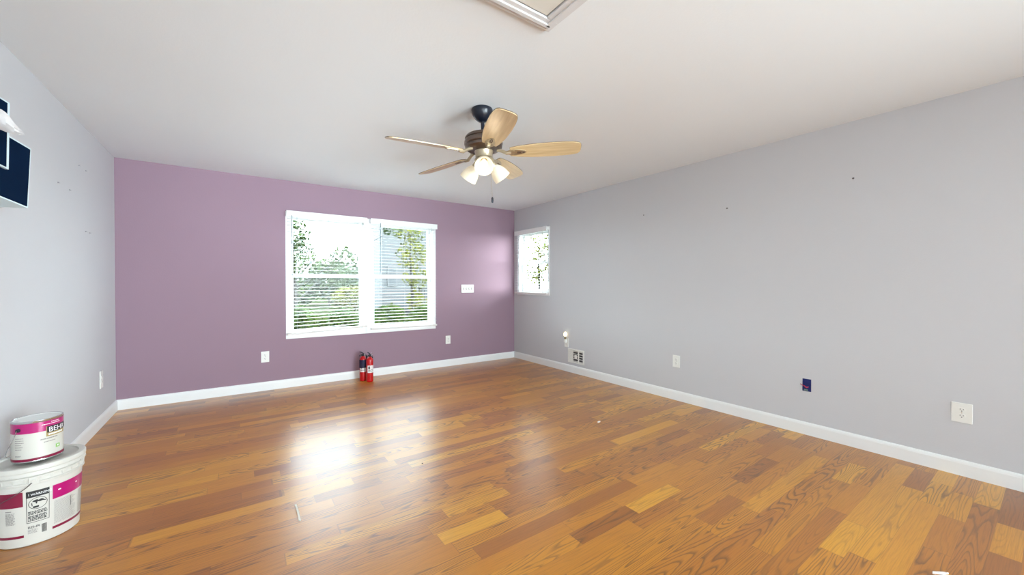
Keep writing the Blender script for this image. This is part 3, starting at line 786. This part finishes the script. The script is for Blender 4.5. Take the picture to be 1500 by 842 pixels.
for i in range(29):
    t = i / 28; th = R(-118.5 - 180 * t)
    rr = CR + 0.008 + 0.010 * math.sin(PI * t)
    bail.append((rr * math.cos(th), rr * math.sin(th), 0.157 - 0.154 * math.sin(PI * t) ** 0.75))
MB().tube(bail, 0.0016, 6).build('wire_handle', steelrim_m, cn, True)

# ------------------------------------------------------------------ navy boards at the far left of the wall
def at_px(px, py, depth):
    """a point given by its direction from the tripod and its distance along the view axis"""
    yaw, pit, f = R(35.24), R(0.5), 569.0
    fw = Vector((math.sin(yaw) * math.cos(pit), math.cos(yaw) * math.cos(pit), -math.sin(pit)))
    rt = Vector((math.cos(yaw), -math.sin(yaw), 0)); up = rt.cross(fw)
    return Vector((0, 0, CAM_H)) + (fw + rt * ((px - 750) / f) + up * ((421 - py) / f)) * depth
navyb_m = mat('navy_board_paint', (0.001, 0.009, 0.030), 0.7, var=0.25, scale=10, spec=0.04)
edgew_m = mat('pale_board_edge', (0.60, 0.72, 0.76), 0.4)
BD = Vector((-0.2530, -0.967, 0)).normalized()         # along the board, away from the mauve wall
BN = Vector((-0.967, 0.2530, 0)).normalized()          # from the face back to the wall
def board(name, TR, BR, TL, BL, thick, label, line_r, line_b):
    """navy face with a pale rim; thick = None: the box runs back to the wall"""
    P = [Vector(TL), Vector(TR), Vector(BR), Vector(BL)]
    t = empty(name, P[2]); tag(t, label, 'wall board', 'navy boards on the left wall')
    def back(p, th): return p + BN * (th if th else (XL + 0.002 - p.x) / BN.x)
    def slab(nm, pts, o0, th, m):
        A = [p + BN * o0 - P[2] for p in pts]; B = [back(p, th) - P[2] for p in pts]
        mb = MB(); mb.poly(A + B, [(0, 1, 2, 3), (7, 6, 5, 4), (0, 4, 5, 1), (1, 5, 6, 2), (2, 6, 7, 3), (3, 7, 4, 0)])
        return mb.build(nm, m, t)
    slab('pale_body', P, 0.003, thick, edgew_m)
    u = Vector((0, 0, 1))
    slab('navy_face', [P[0] - u * 0.007, P[1] - u * 0.007 + BD * line_r, P[2] + u * line_b + BD * line_r, P[3] + u * line_b], 0.0, 0.003, navyb_m)
    return t
T = 1.80
TR = at_px(47, 218, T + 0.010); BR = at_px(42.4, 305, T - 0.008)
wid = 0.50
TL = TR + BD * wid + Vector((0, 0, wid * 0.15)); BL = BR + BD * wid + Vector((0, 0, wid * 0.14))
board('wall_board', TR, BR, TL, BL, None, 'large navy blue board with pale edges on the left wall, below the white cloth', 0.010, 0.007)
PN = BD.cross(TR - BR).normalized()
CAMP = Vector((0, 0, CAM_H))
def on_plane(px, py, off):
    d = at_px(px, py, 1.0) - CAMP
    q = BR + PN * (off if PN.dot(CAMP - BR) > 0 else -off)
    return CAMP + d * ((q - CAMP).dot(PN) / d.dot(PN))
TR2, BR2 = on_plane(15.8, 151, 0.016), on_plane(14.2, 248.5, 0.016)
TL2 = TR2 + BD * 0.30 + Vector((0, 0, 0.030)); BL2 = BR2 + BD * 0.30 + Vector((0, 0, 0.036))
board('wall_board', TR2, BR2, TL2, BL2, 0.014, 'smaller navy blue board with a white outline, overlapping the top of the large one', 0.016, 0.008)

cloth_m = mat('off_white_cloth', (0.66, 0.62, 0.61), 0.85, var=0.12, scale=30, bump=0.4, bscale=40)
def draped_cloth():
    top = [(-22, 150), (-8, 157), (2, 160), (9, 165), (15, 172), (21, 180), (28, 188), (35, 195)]
    bot = [(-22, 184), (-8, 188), (1, 190), (8, 193), (14, 195), (21, 197), (28, 197.5), (35.5, 197)]
    mb = MB(); NR = 7; rows = []; dep = T - 0.26
    rnd = random.Random(3)
    for side in (0, 1):
        g = []
        for i, ((x0, y0), (x1, y1)) in enumerate(zip(top, bot)):
            col = []
            for j in range(NR):
                s = j / (NR - 1)
                bulge = math.sin(PI * s) * 0.024 * (1 - (i / 7.0) ** 2) + 0.005 * math.sin(i * 1.9 + j * 2.3) * math.sin(PI * s)
                dd = dep - bulge if side == 0 else dep + bulge * 0.6
                dd += 0.012 * i / 7
                col.append(mb.bm.verts.new(at_px(x0 + (x1 - x0) * s, y0 + (y1 - y0) * s, dd)))
            g.append(col)
        for i in range(len(g) - 1):
            for j in range(NR - 1):
                mb.bm.faces.new((g[i][j], g[i + 1][j], g[i + 1][j + 1], g[i][j + 1]))
    bmesh.ops.remove_doubles(mb.bm, verts=mb.bm.verts, dist=5e-4)
    o = mb.build('draped_cloth', cloth_m, None, True)
    tag(o, 'crumpled off-white cloth tapering to a point, in front of the navy boards', 'cloth')
draped_cloth()

# ------------------------------------------------------------------ bits on the floor
chip_m = mat('white_scrap', (0.85, 0.82, 0.80), 0.6)
def scrap(name, x, y, pts, label, h=0.003, m=None):
    mb = MB(); n = len(pts)
    mb.prism(pts, 0.0, h); mb.bm.verts.ensure_lookup_table()
    for i, v in enumerate(mb.bm.verts):
        if v.co.z > 0: v.co.z += 0.003 * ((i * 7) % 3) / 2
    o = mb.build(name, m or chip_m); o.location = (x, y, 0.0); tag(o, label, 'scrap', 'scraps lying on the floor'); return o
scrap('paper_scrap', 2.603, 2.356, [(-0.018, -0.006), (0.0, -0.010), (0.019, -0.004), (0.016, 0.008), (-0.006, 0.009)], 'tiny white scrap on the wood floor between the small window and its reflection')
scrap('paper_scrap', 2.410, 0.290, [(-0.022, 0.016), (-0.008, 0.018), (0.022, -0.010), (0.028, -0.024), (0.008, -0.014)], 'tiny white scrap on the floor at the bottom edge, right side')
scrap('wood_splinter', 0.256, 2.345, [(-0.005, 0.092), (0.004, 0.088), (0.007, 0.0), (0.004, -0.092), (-0.005, -0.088), (-0.003, 0.0)], 'pale splintered strip edge lifted on the floor, left of the window reflection', 0.003, mat('pale_splinter', (0.85, 0.80, 0.72), 0.7))
scrap('wood_chip', 1.02, 2.50, [(-0.004, -0.003), (0.004, -0.004), (0.005, 0.003), (-0.003, 0.004)], 'tiny dark speck on the floor in the middle of the window reflection', 0.002, edge_m)

# ------------------------------------------------------------------ outdoors
GZ = -0.55
def leaf_mat(name, c0, c1):
    m, nt, b = new_mat(name)
    tc = nt.nodes.new('ShaderNodeTexCoord')
    nz = nt.nodes.new('ShaderNodeTexNoise'); nz.inputs['Scale'].default_value = 2.2; nz.inputs['Detail'].default_value = 6
    cr = nt.nodes.new('ShaderNodeValToRGB'); e = cr.color_ramp.elements
    e[0].position = 0.38; e[0].color = c0 + (1,); e[1].position = 0.62; e[1].color = c1 + (1,)
    nt.links.new(tc.outputs['Object'], nz.inputs['Vector']); nt.links.new(nz.outputs['Fac'], cr.inputs[0]); nt.links.new(cr.outputs[0], b.inputs['Base Color'])
    b.inputs['Roughness'].default_value = 0.7; b.inputs['Specular IOR Level'].default_value = 0.0
    return m
grass_m = leaf_mat('lawn_grass', (0.014, 0.020, 0.008), (0.026, 0.030, 0.013))
hedge_m = leaf_mat('hedge_leaf', (0.014, 0.026, 0.008), (0.046, 0.064, 0.020))
tree_m = leaf_mat('tree_leaf', (0.016, 0.026, 0.012), (0.042, 0.056, 0.020))
yel_m = leaf_mat('yellow_leaf', (0.035, 0.042, 0.010), (0.080, 0.080, 0.018))
bark_m = mat('tree_bark', (0.016, 0.013, 0.011), 0.9, var=0.3, scale=10)
struct(MB().box(-30, 90, YB + WT + 0.02, 90, GZ - 0.2, GZ).build('ground_lawn', grass_m))
struct(MB().box(XR + WT + 0.02, 90, -20, YB + WT + 0.02, GZ - 0.2, GZ).build('ground_side', grass_m))
def foliage(name, m, parent, blobs, n, size, seed, loc=None):
    rnd = random.Random(seed); V = []; F = []
    for (cx, cy, cz, rx, ry, rz, w) in blobs:
        for _ in range(int(n * w)):
            while True:
                p = Vector((rnd.uniform(-1, 1), rnd.uniform(-1, 1), rnd.uniform(-1, 1)))
                if 0.35 < p.length <= 1: break
            q = Vector((cx + p.x * rx, cy + p.y * ry, cz + p.z * rz))
            a = Vector((rnd.gauss(0, 1), rnd.gauss(0, 1), rnd.gauss(0, 1))).normalized()
            b = a.orthogonal().normalized(); s = size * rnd.uniform(0.6, 1.4)
            k = len(V); V += [q - a * s, q + b * s * 0.45, q + a * s, q - b * s * 0.45]; F.append((k, k + 1, k + 2, k + 3))
    me = bpy.data.meshes.new(name); me.from_pydata([tuple(v) for v in V], [], F); me.materials.append(m)
    o = bpy.data.objects.new(name, me); C.objects.link(o)
    if parent is not None: o.parent = parent
    if loc: o.location = loc
    return o
# hedge row outside the twin windows: bushes grown together
rnd = random.Random(7)
for i in range(6):
    x = 0.9 + i * 0.95
    t = empty('hedge_bush', (x, 9.0 + 0.1 * (i % 2), GZ))
    tag(t, ['leafy green hedge bush outside the left window, at its left edge', 'leafy green hedge bush outside the left window, in the middle of it',
            'leafy green hedge bush outside the left window, beside the mullion', 'leafy green hedge bush outside the right window, beside the mullion',
            'leafy green hedge bush outside the right window, in front of the deck', 'leafy green hedge bush outside the right window, at its right edge'][i], 'bush', 'hedge outside the twin windows')
    hz = [1.30, 1.22, 1.28, 1.24, 1.20, 1.22][i]
    foliage('foliage', hedge_m, t, [(0, 0, hz * 0.5, 0.54, 0.45, hz * 0.5, 1.0), (0.1, 0, hz * 0.75, 0.36, 0.35, hz * 0.28, 0.35), (-.1, -.1, hz * .35, .36, .4, hz * .36, .35)], 4200, 0.040, 20 + i)
    MB().tube([(0, 0, 0), (0.02, 0, hz * 0.5), (0.05, 0.02, hz * 0.8)], [0.035, 0.025, 0.012], 6).build('stem', bark_m, t)
def tree(loc, h, blobs, n, size, m, label, seed, trunk_r=0.09, group='trees outside the windows', name='garden_tree'):
    t = empty(name, loc); tag(t, label, 'tree', group)
    foliage('foliage', m, t, blobs, n, size, seed)
    tr = MB(); top = max(b[2] for b in blobs)
    tr.tube([(0, 0, 0), (0.05, 0.02, top * 0.4), (-0.03, 0, top * 0.75), (0, 0, top)], [trunk_r, trunk_r * .8, trunk_r * .5, trunk_r * .25], 8)
    for b in blobs[:6]:
        tr.tube([(0.03, 0, b[2] * 0.45), (b[0] * 0.5, b[1] * 0.5, b[2] * 0.75), (b[0], b[1], b[2])], [trunk_r * .35, trunk_r * .16, trunk_r * .06], 6)
    tr.build('trunk', bark_m, t)
    return t
# left edge tree with branches reaching over
tree((1.35, 13.2, GZ), 5, [(0.1, 0, 2.5, .55, .6, .65, .6), (0.0, 0, 3.3, .5, .6, .5, .35), (0.9, 0, 3.9, .55, .4, .25, .12), (2.1, 0, 4.15, .7, .4, .2, .12), (1.5, 0, 2.6, .5, .4, .4, .35), (3.0, 0, 3.6, .35, .3, .25, .10)], 900, 0.075, tree_m,
     'loose green tree outside the left window, its thin branches crossing the sky', 41)
tree((9.0, 36, GZ), 4, [(0, 0, 2.0, 1.8, 1.2, 1.5, 1), (-1.4, 0, 1.4, 1.6, 1, 1.2, .7), (1.6, 0, 1.5, 1.6, 1, 1.2, .7)], 1500, 0.22, tree_m, 'distant grey-green tree mass seen right of centre through the left window', 42)
tree((6.0, 34, GZ), 4, [(0, 0, 2.2, 1.6, 1.2, 1.6, 1), (-2.2, 0, 1.2, 1.6, 1, 1.1, .7)], 1500, 0.22, tree_m, 'distant green tree mass seen left of centre through the left window', 43)
tree((3.95, 17.5, GZ), 2, [(0, 0, 1.15, .8, .6, .55, 1)], 1100, 0.10, yel_m, 'yellow-green bush far behind the hedge, seen through the left window', 44, 0.05)
tree((4.75, 12.6, GZ), 4, [(0.05, 0, 2.75, .55, .5, .5, .5), (.2, 0, 1.95, .5, .4, .4, .35), (0, 0, 3.4, .5, .4, .3, .25), (.2, 0, 1.2, .35, .3, .4, .25)], 700, 0.07, yel_m, 'slender yellow-green tree in front of the white house, seen through the right window', 45, 0.05)
tree((12.4, 15.2, GZ), 4, [(0, 0, 2.6, .9, .8, .9, .8), (-0.5, -.8, 3.6, .7, .6, .6, .4)], 650, 0.10, yel_m, 'pale green tree seen through the small window in the grey wall', 46)

# neighbouring house with its deck
def siding():
    m, nt, b = new_mat('white_lap_siding')
    tc = nt.nodes.new('ShaderNodeTexCoord'); wv = nt.nodes.new('ShaderNodeTexWave'); wv.bands_direction = 'Z'; wv.wave_profile = 'SAW'
    wv.inputs['Scale'].default_value = 1.6; wv.inputs['Distortion'].default_value = 0
    cr = nt.nodes.new('ShaderNodeValToRGB'); e = cr.color_ramp.elements
    e[0].position = 0.0; e[0].color = (0.028, 0.031, 0.034, 1); e[1].position = 0.12; e[1].color = (0.040, 0.044, 0.047, 1)
    nt.links.new(tc.outputs['Object'], wv.inputs['Vector']); nt.links.new(wv.outputs['Fac'], cr.inputs[0]); nt.links.new(cr.outputs[0], b.inputs['Base Color'])
    b.inputs['Roughness'].default_value = 0.7
    return m
hs = empty('neighbour_house', (5.45, 18.1, GZ)); tag(hs, 'pale two-storey house with lap siding seen through the right window', 'house')
MB().box(0, 6.0, 0, 2.2, 0, 5.6).build('wall', siding(), hs)
rf = MB(); rf.poly([(-.2, -.4, 5.5), (6.3, -.4, 5.5), (6.3, 2.6, 5.5), (-.2, 2.6, 5.5), (-.2, 1.1, 6.8), (6.3, 1.1, 6.8)], [(0, 1, 5, 4), (3, 4, 5, 2), (0, 4, 3), (1, 2, 5), (0, 3, 2, 1)])
rf.build('roof', mat('grey_shingle', (0.02, 0.02, 0.022), 0.9), hs)
hwf_m = mat('house_window_frame', (0.05, 0.053, 0.056), 0.6)
hw_m = mat('house_window_glass', (0.014, 0.020, 0.024), 0.5)
for (x0, x1, z0, z1) in ((0.30, 0.62, 1.75, 2.55), (1.35, 1.95, 4.0, 4.7), (0.55, 1.15, 0.35, 0.85), (3.6, 4.3, 3.9, 4.7)):
    w_ = MB().box(x0 - .07, x1 + .07, -0.06, 0.0, z0 - .07, z1 + .07).build('window', hwf_m, hs)
    MB().box(x0, x1, -0.075, -0.06, z0, z1).build('window_glass', hw_m, w_)
dk = empty('deck', (6.2, 15.5, GZ)); tag(dk, 'raised wooden deck with grey railing in front of the pale house', 'deck')
deck_m = mat('weathered_deck', (0.018, 0.018, 0.017), 0.8, var=0.2)
MB().box(0, 3.4, 0, 2.4, 0.55, 0.68).build('platform', deck_m, dk)
for x in (0.05, 1.1, 2.2, 3.3): MB().box(x - .05, x + .05, 0, .1, 0, 1.62).build('post', deck_m, dk)
rl = MB(); rl.box(0, 3.4, 0.0, 0.08, 1.52, 1.60); rl.box(0, 3.4, 0.02, 0.06, 0.74, 0.79)
rl.build('rail', deck_m, dk)
bs = MB()
for i in range(27): bs.box(0.11 + i * .122, 0.15 + i * .122, 0.02, 0.06, 0.79, 1.52)
bs.build('balusters', deck_m, dk)
